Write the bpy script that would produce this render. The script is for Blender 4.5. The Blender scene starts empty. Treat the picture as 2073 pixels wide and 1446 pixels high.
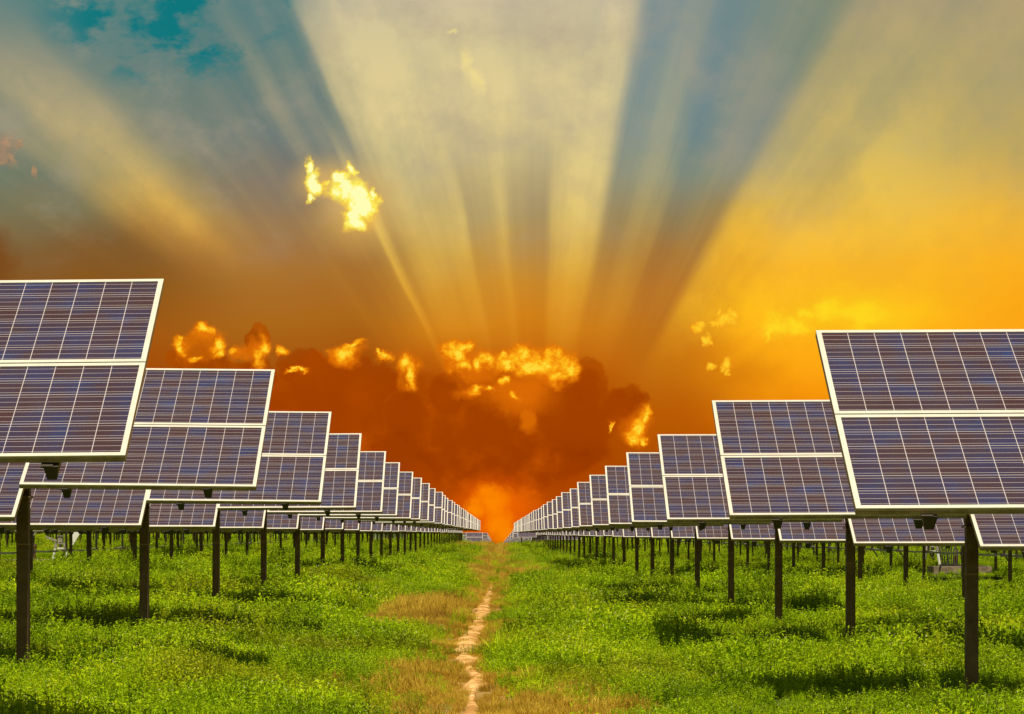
import bpy, math, random
import numpy as np
from mathutils import Vector, Matrix

random.seed(7)
rng = np.random.default_rng(11)
sc = bpy.context.scene
R = math.radians
E = 1.38                      # eye height above the path
F = 5190.0                    # focal length in photo pixels

# ------------------------------------------------------------------ camera
cam = bpy.data.cameras.new('camera')
cam.sensor_width = 36.0
cam.lens = 36.0 * F / 2073.0
cam.shift_x = 29.5 / 2073.0
cam.shift_y = 357.0 / 2073.0
cam.clip_start = 0.5
cam.clip_end = 20000.0
co = bpy.data.objects.new('camera', cam)
sc.collection.objects.link(co)
co.location = (0, 0, E)
co.rotation_euler = (R(90), 0, 0)
sc.camera = co

SUN_EL, SUN_ROT = R(67), R(178)
# ------------------------------------------------------------------ node helpers
class N:
    """a float socket with operators"""
    def __init__(s, nt, sock): s.nt, s.s = nt, sock
    def _m(s, op, b=None, c=None, clamp=False):
        n = s.nt.nodes.new('ShaderNodeMath'); n.operation = op; n.use_clamp = clamp
        s.nt.links.new(s.s, n.inputs[0])
        for i, v in ((1, b), (2, c)):
            if v is None: continue
            if isinstance(v, N): s.nt.links.new(v.s, n.inputs[i])
            else: n.inputs[i].default_value = float(v)
        return N(s.nt, n.outputs[0])
    def __add__(s, b): return s._m('ADD', b)
    __radd__ = __add__
    def __sub__(s, b): return s._m('SUBTRACT', b)
    def __rsub__(s, b): return (s * -1.0) + b
    def __mul__(s, b): return s._m('MULTIPLY', b)
    __rmul__ = __mul__
    def __truediv__(s, b): return s._m('DIVIDE', b)
    def max(s, b): return s._m('MAXIMUM', b)
    def min(s, b): return s._m('MINIMUM', b)
    def pow(s, b): return s._m('POWER', b)
    def abs(s): return s._m('ABSOLUTE')
    def fract(s): return s._m('FRACT')
    def floor(s): return s._m('FLOOR')
    def lt(s, b): return s._m('LESS_THAN', b)
    def gt(s, b): return s._m('GREATER_THAN', b)
    def clamp(s): return s._m('ADD', 0.0, clamp=True)
    def ss(s, a, b):
        n = s.nt.nodes.new('ShaderNodeMapRange'); n.interpolation_type = 'SMOOTHSTEP'
        s.nt.links.new(s.s, n.inputs[0])
        n.inputs[1].default_value = a; n.inputs[2].default_value = b
        n.inputs[3].default_value = 0; n.inputs[4].default_value = 1
        return N(s.nt, n.outputs[0])

def srgb(c):
    return tuple(((v/255)/12.92 if v/255 <= .04045 else ((v/255+.055)/1.055)**2.4) for v in c)

def comb(nt, x, y, z=0.0):
    n = nt.nodes.new('ShaderNodeCombineXYZ')
    for i, v in enumerate((x, y, z)):
        if isinstance(v, N): nt.links.new(v.s, n.inputs[i])
        else: n.inputs[i].default_value = float(v)
    return n.outputs[0]

def noise(nt, vec, scale, detail=3, rough=.5, color=False, dims='3D', dist=0.0):
    n = nt.nodes.new('ShaderNodeTexNoise'); n.noise_dimensions = dims
    nt.links.new(vec, n.inputs['Vector'])
    n.inputs['Scale'].default_value = scale; n.inputs['Detail'].default_value = detail
    n.inputs['Roughness'].default_value = rough; n.inputs['Distortion'].default_value = dist
    return n.outputs['Color'] if color else N(nt, n.outputs['Fac'])

def ramp(nt, fac, stops, interp='EASE'):
    n = nt.nodes.new('ShaderNodeValToRGB'); n.color_ramp.interpolation = interp
    nt.links.new(fac.s, n.inputs[0])
    els = n.color_ramp.elements
    while len(els) < len(stops): els.new(0.5)
    for e, (p, c) in zip(els, stops): e.position = p
    for e, (p, c) in zip(els, stops):
        e.color = (c, c, c, 1) if isinstance(c, (int, float)) else (*c, 1)
    return n.outputs[0]

def mixc(nt, f, a, b, mode='MIX'):
    n = nt.nodes.new('ShaderNodeMix'); n.data_type = 'RGBA'; n.blend_type = mode
    if isinstance(f, N): nt.links.new(f.s, n.inputs[0])
    else: n.inputs[0].default_value = f
    for i, v in ((6, a), (7, b)):
        if isinstance(v, tuple): n.inputs[i].default_value = (*v[:3], 1)
        else: nt.links.new(v, n.inputs[i])
    return n.outputs[2]

# ------------------------------------------------------------------ world
def build_world():
    w = bpy.data.worlds.new('World'); sc.world = w; w.use_nodes = True
    nt = w.node_tree; nt.nodes.clear()
    out = nt.nodes.new('ShaderNodeOutputWorld')
    sky = nt.nodes.new('ShaderNodeTexSky'); sky.sky_type = 'NISHITA'; sky.sun_disc = False
    sky.sun_elevation = SUN_EL; sky.sun_rotation = SUN_ROT
    sky.dust_density = 0.4; sky.air_density = 0.8
    bg1 = nt.nodes.new('ShaderNodeBackground'); bg1.inputs[1].default_value = 0.065
    nt.links.new(mixc(nt, 1.0, sky.outputs[0], (1.0, .84, .52), 'MULTIPLY'), bg1.inputs[0])   # warm white balance
    tc = nt.nodes.new('ShaderNodeTexCoord')
    sp = nt.nodes.new('ShaderNodeSeparateXYZ'); nt.links.new(tc.outputs['Generated'], sp.inputs[0])
    dx, dy, dz = (N(nt, sp.outputs[i]) for i in range(3))
    dys = dy.max(0.02)
    U = dx / dys * 5.19 + 1.007
    V = dz / dys * -5.19 + 1.08
    P = comb(nt, U, V)
    # large soft distortion
    n1 = noise(nt, P, 2.2, 2, .5); n2 = noise(nt, comb(nt, U + 7.3, V + 2.1), 2.6, 2, .5)
    Uw = U + (n1 - .5) * .22
    Vw = V + (n2 - .5) * .16
    vf = (Vw + .2) / 1.4
    def col(stops):
        return ramp(nt, vf, [((y + .2) / 1.4, srgb(c)) for y, c in stops], 'LINEAR')
    D1 = col([(0,(84,128,126)),(.12,(98,126,122)),(.25,(106,124,114)),(.33,(108,120,102)),(.42,(118,112,82)),(.5,(126,90,46)),(.58,(138,86,26)),(.68,(165,88,16)),(.78,(165,72,6)),(.9,(155,60,0)),(1.1,(160,62,0))])
    D2 = col([(0,(88,126,126)),(.15,(98,124,120)),(.28,(110,122,118)),(.37,(128,118,104)),(.45,(152,118,78)),(.55,(168,112,46)),(.65,(172,104,26)),(.74,(165,84,12)),(.82,(150,62,4)),(.95,(150,56,0)),(1.1,(170,66,0))])
    D3 = col([(0,(165,160,140)),(.2,(165,158,136)),(.32,(160,150,124)),(.42,(164,142,98)),(.5,(180,136,62)),(.58,(198,134,42)),(.66,(208,126,22)),(.73,(196,102,12)),(.8,(178,80,4)),(.9,(165,66,0)),(1.1,(185,72,0))])
    D4 = col([(0,(104,136,144)),(.12,(106,134,142)),(.25,(104,132,136)),(.34,(124,136,122)),(.42,(142,124,86)),(.5,(164,116,56)),(.58,(182,114,40)),(.66,(184,108,26)),(.75,(188,104,14)),(.83,(188,92,4)),(.92,(172,76,0)),(1.1,(170,66,0))])
    D5 = col([(0,(118,134,116)),(.15,(128,138,114)),(.3,(140,140,116)),(.4,(168,144,84)),(.5,(214,160,60)),(.6,(236,162,32)),(.7,(238,146,14)),(.78,(232,134,8)),(.87,(205,105,2)),(1.1,(185,80,0))])
    L1 = col([(0,(138,142,128)),(.14,(172,160,126)),(.24,(198,176,124)),(.34,(206,178,108)),(.43,(214,172,84)),(.5,(204,150,66)),(.57,(184,124,46)),(.66,(174,104,24)),(.8,(160,70,4)),(1.1,(160,62,0))])
    L2 = col([(0,(206,192,158)),(.1,(216,200,150)),(.22,(226,206,146)),(.33,(226,204,134)),(.42,(228,198,112)),(.5,(224,180,78)),(.58,(224,162,50)),(.66,(222,146,34)),(.74,(208,122,18)),(.84,(180,84,4)),(1.1,(185,72,0))])
    L3 = col([(0,(182,162,122)),(.1,(188,168,114)),(.22,(202,178,106)),(.32,(214,186,98)),(.4,(232,192,82)),(.48,(246,192,60)),(.55,(252,186,40)),(.62,(255,190,28)),(.7,(255,172,20)),(.8,(248,150,10)),(.9,(215,110,2)),(1.1,(185,80,0))])
    L4 = col([(0,(178,160,116)),(.15,(184,164,104)),(.28,(194,168,86)),(.38,(220,176,76)),(.46,(242,182,54)),(.54,(252,178,32)),(.62,(254,170,22)),(.7,(255,166,20)),(.8,(250,150,10)),(1.1,(200,90,0))])
    D = mixc(nt, U.ss(.25, .55), D1, D2)
    D = mixc(nt, Uw.ss(.72, .95), D, D3)
    D = mixc(nt, Uw.ss(1.12, 1.32), D, D4)
    D = mixc(nt, U.ss(1.38, 1.72), D, D5)
    L = mixc(nt, Uw.ss(.45, .75), L1, L2)
    L = mixc(nt, U.ss(1.25, 1.5), L, L3)
    L = mixc(nt, U.ss(1.75, 2.1), L, L4)
    # crepuscular rays: brightness by angle round the hidden sun
    ang = (U - 1.085)._m('ARCTAN2', (1.14 - V).max(.05)) * (180 / math.pi)
    rad = (((U - 1.085) * (U - 1.085)) + ((V - 1.14) * (V - 1.14))).pow(.5)
    ripple = noise(nt, comb(nt, ang * .42, rad * 1.1), 1.0, 3, .55) - .5
    angw = ang + (noise(nt, comb(nt, U * 1.0, V * 1.0, 4.0), 5.0, 2) - .5) * 1.4
    af = (angw + 90) / 180
    def rr(st): return N(nt, ramp(nt, af, [((a + 90) / 180, v) for a, v in st], 'EASE'))
    Rt = rr([(-90,0),(-58,.0),(-53,.05),(-49.5,.3),(-47,.8),(-44,.6),(-41.5,.2),(-36,.08),(-31.5,.05),(-29.5,.26),(-28,.08),(-26.5,.14),(-25,.02),(-24.3,.02),(-22.8,.78),(-16,.9),(-6,.98),(-1,.78),(4,.85),(9,.92),(12,.1),(17,.32),(20,.02),(24.5,.12),(27.3,.05),(31,.66),(34,.84),(37,.70),(41,.95),(47,.78),(60,.9),(90,1)])
    Rb = rr([(-90,0),(-52,.05),(-48.5,.72),(-46,.98),(-43,.4),(-40,.12),(-36,.05),(-30,.0),(-28.2,.12),(-26.2,.16),(-25.2,.85),(-23.8,.3),(-20,.62),(-15,.55),(-12.5,.75),(-11,.22),(-8,.28),(-5.5,.7),(-3.6,.15),(1.5,.05),(3.6,.7),(6.5,.95),(9.3,.8),(12,.04),(18,.3),(21,.04),(27,.1),(31,.75),(36,.7),(42,.95),(90,1)])
    k = V.ss(.2, .44)
    Rr = Rt * (1 - k) + Rb * k
    mo = noise(nt, comb(nt, U * 1.0, V * .8, 6.0), 5.5, 6, .64).ss(.3, .7)
    mo2 = noise(nt, comb(nt, ang * .16, rad * 3.2, 2.0), 1.0, 4, .6)
    Rr = Rr * (.60 + mo * .42 + mo2 * .36)
    Rr = Rr + ripple * .46 * (1 - (Rr - .5).abs() * .8)
    leftbeam = ang.ss(-34, -38) * (1 - V.ss(.04, .22)) * .45
    leftlow = ang.ss(-34, -38) * V.ss(.42, .62)
    fade = 1 - V.ss(.60, .84) * (1 - U.ss(1.35, 1.7))
    Rr = (Rr * (1 - leftbeam) * (1 - leftlow) * fade).clamp()
    skyc = mixc(nt, Rr, D, L)
    # mottled thin cloud
    m1 = noise(nt, comb(nt, U * 1.0, V * 1.3, 9.0), 4.2, 5, .6)
    skyc = mixc(nt, (m1.ss(.46, .75)) * .55 * (1 - V.ss(.35, .6)) * (1 - U.ss(1.3, 1.7) * .7), skyc, srgb((172, 158, 138)))
    m2 = noise(nt, comb(nt, U * 1.0, V * 1.6, 3.0), 7.0, 5, .62)
    teal = m2.ss(.44, .60) * (1 - (((U - .34) / .30).pow(2) + ((V + .0) / .20).pow(2))).ss(0, .7)
    skyc = mixc(nt, teal * .95, skyc, srgb((0, 118, 124)))
    # clouds ------------------------------------------------------------
    dn = noise(nt, comb(nt, U, V, 1.0), 14, 6, .62, color=True)
    vs = nt.nodes.new('ShaderNodeVectorMath'); vs.operation = 'MULTIPLY_ADD'
    nt.links.new(dn, vs.inputs[0]); vs.inputs[1].default_value = (.085, .085, 0)
    sh = nt.nodes.new('ShaderNodeVectorMath'); sh.operation = 'ADD'
    nt.links.new(P, sh.inputs[0]); sh.inputs[1].default_value = (-.0425, -.0425, 0)
    nt.links.new(sh.outputs[0], vs.inputs[2])
    PW = vs.outputs[0]
    dn2 = noise(nt, comb(nt, U, V, 5.0), 5, 5, .55, color=True)
    vs2 = nt.nodes.new('ShaderNodeVectorMath'); vs2.operation = 'MULTIPLY_ADD'
    nt.links.new(dn2, vs2.inputs[0]); vs2.inputs[1].default_value = (.16, .16, 0)
    sh2 = nt.nodes.new('ShaderNodeVectorMath'); sh2.operation = 'ADD'
    nt.links.new(P, sh2.inputs[0]); sh2.inputs[1].default_value = (-.08, -.08, 0)
    nt.links.new(sh2.outputs[0], vs2.inputs[2])
    PW2 = vs2.outputs[0]
    def blob(p, cx, cy, rx, ry):
        a = nt.nodes.new('ShaderNodeVectorMath'); a.operation = 'MULTIPLY_ADD'
        nt.links.new(p, a.inputs[0])
        a.inputs[1].default_value = (1 / rx, 1 / ry, 0); a.inputs[2].default_value = (-cx / rx, -cy / ry, 0)
        l = nt.nodes.new('ShaderNodeVectorMath'); l.operation = 'LENGTH'; nt.links.new(a.outputs[0], l.inputs[0])
        return 1 - N(nt, l.outputs['Value'])
    def union(p, lst):
        r = None
        for b in lst:
            q = blob(p, *b)
            r = q if r is None else r.max(q)
        return r
    # dark masses
    dark = union(PW2, [(.70,.83,.22,.115),(.55,.82,.19,.075),(.42,.75,.10,.045),(.79,.82,.08,.085),(.63,.76,.08,.055),
                       (1.0,.87,.20,.125),(1.14,.85,.10,.12),(1.20,.79,.05,.07),(.90,.84,.12,.07),(1.265,.83,.055,.05),
                       (.505,.69,.03,.035)])
    faint = union(PW2, [(1.42,.72,.10,.08),(1.50,.77,.12,.05)])
    skyc = mixc(nt, faint.ss(0, 1) * .30, skyc, srgb((196, 98, 4)))
    dcol = ramp(nt, (V - .65) / .45, [(0, srgb((176, 84, 4))), (.3, srgb((168, 70, 0))), (.6, srgb((156, 58, 0))), (1, srgb((160, 56, 0)))], 'LINEAR')
    mott = noise(nt, comb(nt, U, V, 8.0), 9, 5, .55)
    dcol = mixc(nt, mott.ss(.46, .74) * .7, dcol, srgb((208, 92, 2)))
    dcol = mixc(nt, (1 - mott.ss(.3, .46)) * .6, dcol, srgb((136, 48, 0)))
    fd = noise(nt, comb(nt, U, V, 12.0), 26, 5, .6) - .5
    skyc = mixc(nt, (dark + fd * .22).ss(.0, .17) * .9, skyc, dcol)
    bank2 = union(PW, [(.615,.750,.055,.052),(.70,.765,.075,.052),(.77,.775,.05,.045),(.53,.76,.04,.03),(1.185,.775,.035,.035),(1.12,.80,.05,.04),(.67,.82,.13,.085),(.60,.84,.09,.07),(1.165,.80,.055,.055),(1.19,.86,.06,.07),(1.25,.815,.032,.03),(1.285,.81,.03,.018),(.90,.80,.04,.045),(.82,.84,.05,.05),(.98,.86,.06,.05)])
    skyc = mixc(nt, (bank2 + fd * .4).ss(.0, .32) * .7, skyc, srgb((160, 62, 0)))
    wdark = union(PW2, [(.0,.52,.05,.09)])
    skyc = mixc(nt, wdark.ss(0, .8) * .7, skyc, srgb((122, 66, 18)))
    # orange body under the bright tops
    body = union(PW, [(1.05,.80,.11,.06),(.97,.755,.06,.045),(1.10,.75,.07,.06),(.40,.70,.058,.042),(.5,.72,.04,.028),(.93,.73,.04,.05),(.83,.76,.03,.04),
                      (.70,.725,.04,.03),(1.29,.865,.05,.05),(1.07,.85,.03,.04),(.955,.79,.05,.02),(1.02,1.02,.09,.04)])
    skyc = mixc(nt, body.ss(0, .75) * .75, skyc, srgb((226, 112, 6)))
    crisp = union(PW, [(.40,.695,.036,.026),(.378,.705,.026,.018),(.43,.708,.026,.016),(.405,.68,.024,.018),(.83,.752,.018,.03)])
    skyc = mixc(nt, crisp.ss(-.02, .22) * .9, skyc, mixc(nt, mott.ss(.35, .7), srgb((184, 90, 6)), srgb((238, 128, 10))))
    hot = union(PW, [(.528,.722,.016,.034),(.70,.714,.032,.019),(.716,.700,.022,.010),(.825,.742,.020,.022),(.836,.765,.011,.028),(.775,.727,.022,.008),(.76,.722,.009,.007),
                     (.915,.71,.026,.022),(.938,.702,.018,.016),(.935,.748,.020,.018),(.928,.725,.013,.03),(.985,.722,.030,.024),(.965,.735,.014,.02),(1.02,.718,.016,.014),(1.03,.732,.036,.024),(1.06,.722,.026,.020),(1.10,.735,.050,.034),(1.115,.718,.030,.024),(1.145,.740,.022,.028),(1.07,.742,.044,.020),(1.12,.76,.028,.02),
                     (.36,.69,.016,.012),(.366,.705,.013,.016),(.41,.672,.024,.010),(.44,.695,.020,.017),(.449,.71,.014,.013),(.40,.722,.016,.008),(.48,.712,.012,.012),(.57,.714,.012,.009),(.60,.755,.02,.006),
                     (1.297,.865,.024,.038),(1.312,.845,.014,.02),(1.285,.885,.026,.018),(1.31,.89,.010,.014),(1.233,.86,.004,.016),(.960,.79,.020,.009),(.99,.795,.012,.008),(1.045,.81,.016,.012),(1.02,.775,.014,.014),
                     (1.472,.655,.024,.015),(1.485,.643,.015,.013),(1.455,.665,.016,.010),(1.455,.635,.006,.010),(1.417,.668,.018,.013),(1.438,.697,.011,.010),(1.472,.735,.015,.018),(1.480,.752,.008,.012),(1.437,.745,.014,.012),
                     (.012,.305,.030,.034),(.04,.29,.009,.016),(.07,.345,.008,.02)])
    tex = noise(nt, comb(nt, U, V, 2.5), 48, 6, .68)
    tex2 = noise(nt, comb(nt, U, V, 7.5), 24, 6, .66)
    hh = hot + (tex2 - .5) * 1.1
    hc = hh.ss(-.10, .50)
    hv = (hot * .9 + (tex - .5) * 1.9 + (tex2 - .5) * .9 + .22).clamp()
    hcol = ramp(nt, hv, [(0, srgb((210, 98, 4))), (.34, srgb((234, 126, 8))), (.64, srgb((252, 162, 18))), (.88, srgb((255, 196, 30))), (1, srgb((255, 220, 60)))], 'LINEAR')
    hcol = mixc(nt, U.ss(1.37, 1.42) * .65, hcol, srgb((255, 200, 40)))
    pale = mixc(nt, tex.ss(.3, .7), srgb((140, 118, 96)), srgb((214, 150, 100)))
    hcol = mixc(nt, 1 - U.ss(.08, .2), hcol, pale)
    skyc = mixc(nt, (hot + .45 + (tex2 - .5) * .6).ss(0, .9) * .6 * U.ss(.1, .25) * (1 - U.ss(1.36, 1.42) * .8), skyc, srgb((232, 120, 6)))
    skyc = mixc(nt, hc * (.5 + .45 * U.ss(.05, .15)), skyc, hcol)
    # bright lone cloud high on the left of the rays
    lone = union(PW, [(.632,.362,.020,.034),(.622,.335,.012,.02),(.645,.375,.03,.016),(.628,.395,.012,.016),(.69,.36,.026,.024),(.715,.345,.012,.018),(.70,.385,.036,.034),(.725,.40,.040,.038),(.735,.42,.034,.034),(.715,.44,.030,.026),(.745,.43,.026,.03),(.715,.458,.032,.024),(.76,.40,.012,.02)])
    under = blob(PW, .735, .455, .05, .04)
    skyc = mixc(nt, under.ss(0, .9) * .6, skyc, srgb((240, 176, 70)))
    halo = blob(P, .72, .42, .13, .13).max(blob(P, .66, .37, .1, .07) )
    skyc = mixc(nt, halo.ss(0, 1) * .55, skyc, srgb((246, 196, 92)))
    lv = (lone * 1.25 + (tex - .5) * 1.5 + (tex2 - .5) * .8 + .25).clamp()
    lcol = ramp(nt, lv, [(0, srgb((226, 168, 80))), (.3, srgb((246, 194, 72))), (.55, srgb((254, 220, 70))), (.8, srgb((255, 242, 100))), (1, srgb((255, 253, 180)))], 'LINEAR')
    skyc = mixc(nt, (lone + (tex2 - .5) * 1.1).ss(-.12, .50), skyc, lcol)
    # soft yellow clouds on the right
    soft = union(PW, [(1.57,.665,.045,.03),(1.60,.66,.05,.024),(1.555,.675,.012,.022),(1.68,.63,.045,.03),(1.74,.64,.07,.03),(1.63,.64,.03,.016)])
    sv = ((soft + (tex2 - .5) * .9).ss(0, .9) * (.5 + tex * .8)).clamp()
    skyc = mixc(nt, sv * .8, skyc, srgb((255, 226, 36)))
    soft2 = blob(PW, 1.75, .64, .22, .07)
    skyc = mixc(nt, soft2.ss(0, 1) * .55, skyc, srgb((255, 214, 26)))
    wisp = union(PW, [(.915,.066,.02,.008),(.95,.13,.02,.05),(.965,.165,.02,.03)])
    skyc = mixc(nt, wisp.ss(0, .9) * .55, skyc, srgb((248, 226, 140)))
    # glow of the hidden sun at the end of the aisle
    glow = blob(PW, 1.005, 1.04, .14, .095)
    skyc = mixc(nt, glow.ss(0, .9) * .9, skyc, srgb((240, 96, 0)))
    glow2 = union(PW, [(1.0,1.02,.05,.045),(1.008,1.06,.05,.05),(1.02,1.08,.04,.05),(.96,1.03,.04,.025)])
    skyc = mixc(nt, (glow2 + (tex2 - .5) * .5).ss(0, .9) * .85, skyc, srgb((255, 138, 0)))
    bg2 = nt.nodes.new('ShaderNodeBackground'); bg2.inputs[1].default_value = 0.81
    nt.links.new(skyc, bg2.inputs[0])
    # painted evening sky only round the sunset; the rest is the physical sky
    m = dy.ss(.55, .85) * (1 - dz.ss(.42, .7))
    mx = nt.nodes.new('ShaderNodeMixShader')
    nt.links.new(m.s, mx.inputs[0]); nt.links.new(bg1.outputs[0], mx.inputs[1]); nt.links.new(bg2.outputs[0], mx.inputs[2])
    nt.links.new(mx.outputs[0], out.inputs[0])
    w.cycles.sampling_method = 'MANUAL'; w.cycles.sample_map_resolution = 256
build_world()

sun = bpy.data.lights.new('sun', 'SUN'); sun.energy = 5.0; sun.angle = R(0.5); sun.color = (1.0, .92, .72)
so = bpy.data.objects.new('sun', sun); sc.collection.objects.link(so)
sd = Vector((math.sin(SUN_ROT) * math.cos(SUN_EL), math.cos(SUN_ROT) * math.cos(SUN_EL), math.sin(SUN_EL)))
so.rotation_euler = sd.to_track_quat('Z', 'Y').to_euler(); so.location = (0, -20, 40)

sc.view_settings.view_transform = 'Standard'; sc.view_settings.look = 'None'
sc.view_settings.exposure = 0.3; sc.view_settings.gamma = 1.0
sc.cycles.use_denoising = True
sc.cycles.max_bounces = 6; sc.cycles.diffuse_bounces = 3; sc.cycles.glossy_bounces = 2
sc.cycles.transparent_max_bounces = 4; sc.cycles.transmission_bounces = 3
sc.cycles.sample_clamp_indirect = 5

# ------------------------------------------------------------------ materials
def mat(name, colour, rough=.6, metal=0.0, spec=.5):
    m = bpy.data.materials.new(name); m.use_nodes = True
    b = m.node_tree.nodes['Principled BSDF']
    b.inputs['Base Color'].default_value = (*colour, 1)
    b.inputs['Roughness'].default_value = rough; b.inputs['Metallic'].default_value = metal
    b.inputs['Specular IOR Level'].default_value = spec
    return m, m.node_tree, b

def objcoord(nt, kind='Object'):
    return nt.nodes.new('ShaderNodeTexCoord').outputs[kind]

def geopos(nt):
    return nt.nodes.new('ShaderNodeNewGeometry').outputs['Position']

def mat_cells():
    m, nt, b = mat('polycrystalline cells under glass', (.05, .04, .07), .22)
    uv = nt.nodes.new('ShaderNodeUVMap').outputs[0]
    sp = nt.nodes.new('ShaderNodeSeparateXYZ'); nt.links.new(uv, sp.inputs[0])
    u, v = N(nt, sp.outputs[0]), N(nt, sp.outputs[1])
    cu, cv = u.fract(), v.fract()
    oi = nt.nodes.new('ShaderNodeObjectInfo')
    seed = (N(nt, oi.outputs['Random']) * 97).floor()
    gapu = ((cu - .5).abs()).gt(.5 - .0125)
    gapv = ((cv - .5).abs()).gt(.5 - .011)
    bus = (((cv * 3).fract() - .5).abs()).lt(.018)
    wn = nt.nodes.new('ShaderNodeTexWhiteNoise'); wn.noise_dimensions = '3D'
    nt.links.new(comb(nt, u.floor(), v.floor(), seed), wn.inputs['Vector'])
    r1 = N(nt, wn.outputs['Value'])
    p = comb(nt, u + seed * 3.7, v + seed * 1.3)
    soft = noise(nt, p, .8, 2, .5)
    grain = noise(nt, p, 9, 3, .6)
    streak = noise(nt, comb(nt, u * .35 + seed, v * 7.0), 1.0, 2, .5)
    t = (r1 * .42 + (soft - .5) * 1.2 + (grain - .5) * .10 + (streak - .5) * .25 + .24).clamp()
    c = ramp(nt, t, [(0, (.052, .021, .020)), (.35, (.046, .024, .034)), (.6, (.036, .026, .058)), (.85, (.028, .030, .088)), (1, (.02, .038, .135))], 'LINEAR')
    line = gapu.max(gapv)
    c = mixc(nt, bus, c, (.58, .52, .50))
    c = mixc(nt, line, c, (.50, .44, .44))
    nt.links.new(c, b.inputs['Base Color'])
    b.inputs['Roughness'].default_value = .28
    dust = noise(nt, geopos(nt), 3.0, 4, .6)
    rr_ = (dust * .25 + .18)
    nt.links.new(rr_.s, b.inputs['Roughness'])
    return m
M_CELL = mat_cells()

def mat_frame():
    m, nt, b = mat('anodised aluminium frame', (.74, .72, .64), .45, .35, .5)
    n = noise(nt, geopos(nt), 6, 4, .6)
    c = ramp(nt, n, [(.3, (.66, .60, .50)), (.7, (.76, .70, .60))], 'LINEAR')
    nt.links.new(c, b.inputs['Base Color'])
    return m
M_FRAME = mat_frame()

def mat_post():
    m, nt, b = mat('weathered dark steel post', (.08, .05, .03), .7, .0, .3)
    g = geopos(nt)
    n = noise(nt, g, 7, 6, .65); n2 = noise(nt, g, 60, 3, .6)
    c = ramp(nt, n, [(.3, (.085, .044, .018)), (.55, (.135, .078, .034)), (.75, (.19, .12, .056))], 'LINEAR')
    c = mixc(nt, n2.ss(.62, .72) * .4, c, (.26, .20, .12))
    nt.links.new(c, b.inputs['Base Color'])
    bp = nt.nodes.new('ShaderNodeBump'); bp.inputs['Strength'].default_value = .25; bp.inputs['Distance'].default_value = .003
    nt.links.new(n2.s, bp.inputs['Height']); nt.links.new(bp.outputs[0], b.inputs['Normal'])
    return m
M_POST = mat_post()
M_BAND, *_ = mat('rust band on post', (.30, .15, .06), .8)
M_DARK, *_ = mat('dark galvanised channel', (.035, .024, .014), .6)
M_ALU, nt_, b_ = mat('dull galvanised steel', (.34, .31, .25), .5, .2)
nt_.links.new(ramp(nt_, noise(nt_, geopos(nt_), 8, 4), [(.3, (.24, .21, .16)), (.7, (.42, .38, .30))]), b_.inputs['Base Color'])
M_WHITE, nt_, b_ = mat('chipped white paint', (.8, .8, .74), .5)
nt_.links.new(ramp(nt_, noise(nt_, geopos(nt_), 14, 4, .7), [(.30, (.45, .38, .26)), (.42, (.80, .79, .72))]), b_.inputs['Base Color'])
M_CONC, nt_, b_ = mat('weathered concrete', (.3, .24, .17), .9)
nt_.links.new(ramp(nt_, noise(nt_, geopos(nt_), 5, 5, .65), [(.3, (.12, .08, .05)), (.7, (.30, .23, .15))]), b_.inputs['Base Color'])
M_CABLE, *_ = mat('black cable', (.02, .018, .015), .6)

# ------------------------------------------------------------------ terrain
def vnoise(x, y, s, seed=0):
    """smooth value noise, numpy"""
    x = np.asarray(x, float) / s; y = np.asarray(y, float) / s
    xi = np.floor(x).astype(np.int64); yi = np.floor(y).astype(np.int64)
    fx = x - xi; fy = y - yi; fx = fx*fx*(3-2*fx); fy = fy*fy*(3-2*fy)
    def h(a, b):
        k = (a * 374761393 + b * 668265263 + seed * 974634777) & 0x7fffffff
        k = ((k ^ (k >> 13)) * 1274126177) & 0x7fffffff
        return ((k ^ (k >> 16)) & 0xffff) / 65535.0
    return (h(xi, yi)*(1-fx) + h(xi+1, yi)*fx)*(1-fy) + (h(xi, yi+1)*(1-fx) + h(xi+1, yi+1)*fx)*fy

def drop(x, y):
    w = np.exp(-(x / (5 + .012 * np.maximum(y, 0)))**2)
    o = np.maximum(0, y - 290)
    return o * (.0062 * w + .0006 * (1 - w))

def gz(x, y):
    x = np.asarray(x, float); y = np.asarray(y, float)
    side = np.clip((np.abs(x) - .5) / 1.5, 0, 1)
    z = -.031 * np.clip(x, -8, 8)
    z = z + side * ((vnoise(x, y, 3.1, 1) - .5) * .22 + (vnoise(x, y, 1.3, 2) - .5) * .12)
    z = z + (vnoise(x, y, 14, 3) - .5) * .10 * np.clip((y - 60) / 60, 0, 1)
    return z - drop(x, y)

def link_mesh(name, verts, faces, mats, parent=None, midx=None, smooth=False):
    me = bpy.data.meshes.new(name)
    me.from_pydata(verts, [], faces)
    for m in mats: me.materials.append(m)
    if midx is not None: me.polygons.foreach_set('material_index', midx)
    if smooth: me.polygons.foreach_set('use_smooth', [True] * len(me.polygons))
    me.update()
    o = bpy.data.objects.new(name, me); sc.collection.objects.link(o)
    if parent: o.parent = parent
    return o

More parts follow.
